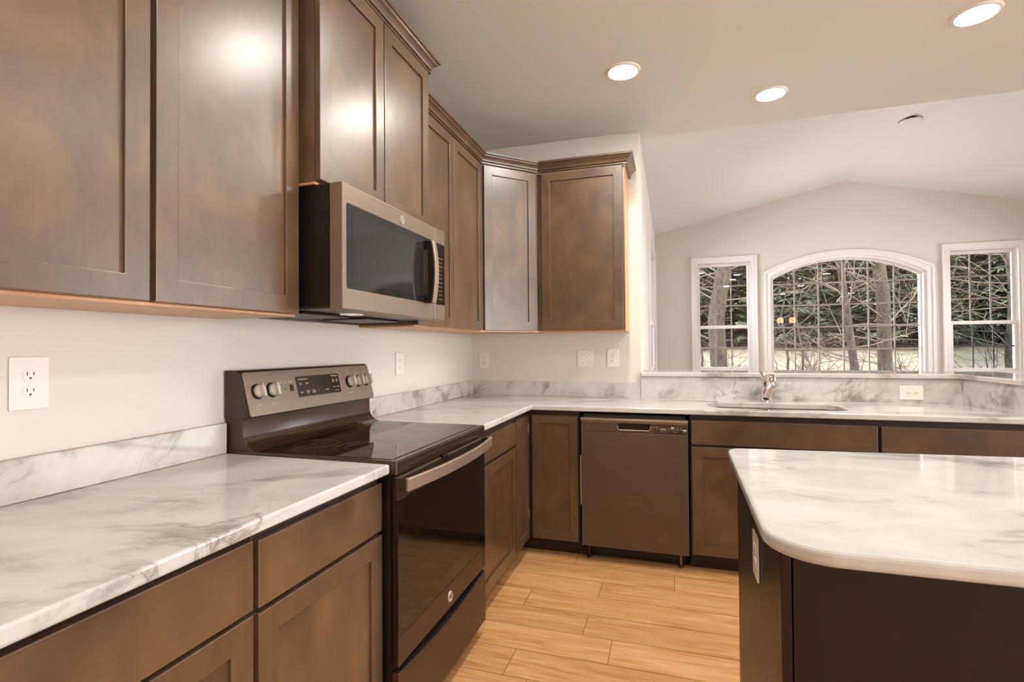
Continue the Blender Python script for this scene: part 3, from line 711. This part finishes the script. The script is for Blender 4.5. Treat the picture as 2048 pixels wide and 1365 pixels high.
def build_faucet():
    t = thing('faucet', 'chrome single lever pull-out faucet behind the sink', 'faucet', (2.033, 2.195, ZC))
    Mz = frame((2.033, 2.195, ZC), (1, 0, 0), (0, 1, 0))
    part('base', MB().lathe([(0, .0005), (.029, .0005), (.029, .008), (.024, .013), (0, .013)], Mz, 28), CHROME, t, smooth=True)
    part('column', MB().lathe([(.0, .012), (.0225, .012), (.0215, .06), (.0215, .118), (.024, .128), (.022, .145), (.012, .156), (0, .158)], Mz, 28), CHROME, t, smooth=True)
    part('spout', MB().tube([(2.036, 2.19, 1.046), (2.044, 2.165, 1.058), (2.050, 2.14, 1.058), (2.052, 2.125, 1.055)], [.018, .024, .027, .026], 20), CHROME, t, smooth=True)
    w = part('spray_wand', MB().tube([(2.054, 2.128, 1.070), (2.053, 2.105, 1.066), (2.052, 2.085, 1.052), (2.040, 2.06, 1.018), (2.026, 2.035, .985), (2.010, 2.01, .945)], [.012, .027, .027, .018, .015, .016], 24), CHROME, t, smooth=True)
    part('wand_ring', MB().tube([(2.0505, 2.079, 1.044), (2.0495, 2.075, 1.039)], .0238, 24), SLOT, w)
    part('lever', MB().tube([(2.030, 2.195, 1.064), (2.018, 2.185, 1.082), (2.010, 2.17, 1.092), (2.004, 2.14, 1.098)], [.012, .010, .008, .006], 12), CHROME, t, smooth=True)
build_faucet()

# ------------------------------------------------------------------ lamp seen mirrored in the arched window
def build_pendant():
    t = thing('pendant_lamp', 'lamp with two lit amber glass shades mirrored in the arched window', 'lamp', (4.53, -2.6, CZ))
    part('canopy', MB().lathe([(0, .03), (.05, .025), (.06, 0), (0, 0)], frame((4.53, -2.6, CZ), (1, 0, 0), (0, -1, 0)), 24), BROWNG, t, smooth=True)
    part('arm', MB().tube([(4.53, -2.6, CZ-.03), (4.53, -2.6, 2.12)], .008, 8).tube([(4.38, -2.6, 2.06), (4.40, -2.6, 2.12), (4.53, -2.6, 2.14), (4.66, -2.6, 2.12), (4.68, -2.6, 2.06)], .008, 8), BROWNG, t)
    for x in (4.38, 4.68):
        part('shade', MB().lathe([(.03, 0), (.075, -.03), (.085, -.09), (.075, -.15), (.06, -.16)], frame((x, -2.6, 2.06), (1, 0, 0), (0, 1, 0)), 24), SHADE, t, smooth=True)
build_pendant()

# ------------------------------------------------------------------ outdoors
def gz(y): return -.35 + max(0, (y-6.2))*.102
def lawn():
    bm = bmesh.new(); rnd = random.Random(5); xs = [-30+2*k for k in range(36)]; ys = [6.0+1.5*k for k in range(32)]
    g = [[bm.verts.new((x, y, gz(y)+rnd.uniform(-.03, .03))) for x in xs] for y in ys]
    for a, b in zip(g, g[1:]):
        for k in range(len(xs)-1): bm.faces.new((a[k], a[k+1], b[k+1], b[k]))
    me = bpy.data.meshes.new('lawn'); bm.to_mesh(me); bm.free(); me.materials.append(GRASS)
    o = bpy.data.objects.new('lawn', me); COL.objects.link(o); o['kind'] = 'structure'
lawn()
def conifer(x, y, h, r, label, seed):
    rnd = random.Random(seed); z0 = gz(y)
    t = thing('conifer_tree', label, 'tree', (x, y, z0), 'evergreens beyond the lawn')
    part('trunk', MB().tube([(x, y, z0-.1), (x+.05, y, z0+h*.5), (x, y, z0+h*.95)], [.16, .1, .02], 8), BARK, t)
    mb = MB(); bm = mb.bm
    for k in range(2300):
        f = rnd.random()**.85; z = z0+.25+f*(h-.3); rr = r*(1-f*.75)*rnd.uniform(.25, 1.05); a = rnd.uniform(0, 2*PI)
        c = Vector((x+rr*math.cos(a), y+rr*math.sin(a), z)); d = Vector((math.cos(a), math.sin(a), rnd.uniform(-.5, .15))).normalized()
        L = rnd.uniform(.35, .75); side = d.cross(Vector((0, 0, 1))).normalized()
        for m in range(8):      # a spray of needle fronds
            dd = (d + side*(m-3.5)*.26 + Vector((0, 0, rnd.uniform(-.25, .25)))).normalized(); s2_ = dd.cross(Vector((rnd.uniform(-.4, .4), rnd.uniform(-.4, .4), 1))).normalized()*L*.1
            e = c+dd*L*rnd.uniform(.7, 1.1)
            bm.faces.new([bm.verts.new(p) for p in (c, c+dd*L*.45+s2_, e, c+dd*L*.45-s2_)])
    part('foliage', mb, FOL, t)
names = ['behind the left half of the small left window', 'behind the right half of the small left window', 'behind the left end of the arched window', 'left of the middle of the arched window', 'behind the middle of the arched window',
         'right of the middle of the arched window', 'behind the right end of the arched window', 'behind the left half of the right window', 'behind the right half of the right window', 'beyond the right edge of the view']
for k in range(10):
    conifer(1.6+1.5*k + (k % 2)*.2, 21.5+((k*37) % 5)*.55, 6.0+((k*53) % 7)*.25, 2.0, 'dark evergreen '+names[k], 40+k)

def branchy(mb, p, d, L, r, depth, rnd, droop=0.):
    n = 4; pts = [p]; q = p.copy(); dd = d.copy()
    for k in range(n):
        dd = (dd + Vector((rnd.uniform(-.22, .22), rnd.uniform(-.22, .22), rnd.uniform(-.15, .15)-droop))).normalized(); q = q+dd*L/n; pts.append(q.copy())
    mb.tube(pts, [r*(1-.55*k/n) for k in range(n+1)], 5 if r < .03 else 8, cap=False)
    if depth <= 0: return
    for k in range(rnd.choice((2, 3, 3))):
        i = rnd.randint(2, n); a = Vector((rnd.uniform(-1, 1), rnd.uniform(-1, 1), rnd.uniform(-.3, .8))).normalized()
        branchy(mb, pts[i], (dd*.6+a*.75).normalized(), L*rnd.uniform(.55, .8), r*.5, depth-1, rnd, droop)
def bare_tree(pts, radii, nb, label, seed, blen=1.4, name='bare_tree', bmat=None, group='bare trees on the lawn', zlo=.2):
    rnd = random.Random(seed); base = pts[0]
    t = thing(name, label, 'tree', base, group)
    part('trunk', MB().tube(pts, radii, 14), BARK, t, smooth=True)
    P = [Vector(p) for p in pts]; mb = MB()
    for k in range(nb):
        f = rnd.uniform(zlo, 1)*(len(P)-1); i = min(int(f), len(P)-2); q = P[i].lerp(P[i+1], f-i); r = radii[i]
        a = rnd.uniform(0, 2*PI); d = Vector((math.cos(a), math.sin(a)*.6, rnd.uniform(-.1, .7))).normalized()
        branchy(mb, q, d, blen*rnd.uniform(.6, 1.3), min(.022, r*.2), 3, rnd, .02)
    part('branches', mb, bmat or TWIG, t)
def zt(y): return gz(y)-.05
bare_tree([(2.66, 12.5, zt(12.5)), (2.62, 12.5, .8), (2.57, 12.5, 1.95), (2.66, 12.5, 2.6), (2.80, 12.5, 3.4), (3.0, 12.4, 5.2), (3.1, 12.3, 7.5)], [.24, .205, .20, .19, .16, .12, .04], 16,
          'thick mossy bent trunk seen through the small left window', 11, 1.5)
bare_tree([(6.40, 13, zt(13)), (6.38, 13, .75), (6.36, 13, 2.4), (6.28, 13, 3.2), (6.0, 12.9, 5.0), (5.8, 12.9, 7.5)], [.17, .15, .145, .14, .11, .04], 16,
          'thick bare tree at the right side of the arched window', 12, 1.6)
bare_tree([(5.47, 12, zt(12)), (5.44, 12, .76), (5.28, 12, 2.3), (5.20, 12, 3.0), (5.0, 12, 4.4), (4.9, 12, 6.5)], [.10, .085, .075, .07, .05, .02], 14,
          'slender mossy bare tree just right of the middle of the arched window', 13, 1.4)
bare_tree([(8.3, 12, zt(12)), (8.25, 12, 1.0), (8.35, 12, 2.4), (8.2, 12, 3.6), (8.1, 12, 6)], [.07, .06, .055, .04, .02], 20, 'thin twiggy bare tree seen through the right window', 14, 1.7, zlo=.25)
for i, (x, y, s, lb) in enumerate(((3.85, 11, 21, 'leafless sapling at the left end of the arched window'), (4.25, 11.5, 22, 'leafless sapling near the left third of the arched window'), (2.1, 11, 23, 'leafless sapling at the left side of the small left window'),
                                   (6.9, 11.5, 24, 'leafless sapling at the right end of the arched window'))):
    bare_tree([(x, y, zt(y)), (x+.05, y, 1.0), (x-.08, y, 1.9), (x+.1, y, 2.8)], [.03, .025, .018, .008], 9, lb, s, .8, 'sapling', TWIG, 'saplings on the lawn', .25)
def shrub(x, y, w, h, label, seed):
    rnd = random.Random(seed); z0 = gz(y)-.03; mb = MB()
    for k in range(9):
        p = Vector((x+rnd.uniform(-w, w)*.5, y+rnd.uniform(-.2, .2), z0)); branchy(mb, p, Vector((rnd.uniform(-.6, .6), rnd.uniform(-.3, .3), 1)).normalized(), h*rnd.uniform(.4, .7), .012, 3, rnd, .03)
    single('bare_shrub', mb, TWIGD, label, 'shrub', (x, y, z0), 'bare shrubs on the lawn')
for i, (x, y, w, h, lb) in enumerate(((2.35, 10, .5, 1.5, 'bare shrub at the bottom of the small left window'), (3.9, 10, .8, 1.6, 'bare shrub at the bottom left of the arched window'), (4.7, 10.4, .8, 1.5, 'bare shrub at the bottom middle of the arched window'),
                                      (5.75, 10.4, .8, 1.6, 'bare shrub at the bottom right of the arched window'), (7.0, 10.2, .9, 1.6, 'bare shrub at the bottom left of the right window'), (7.8, 10.2, .8, 1.6, 'bare shrub at the bottom right of the right window'))):
    shrub(x, y, w, h, lb, 60+i)
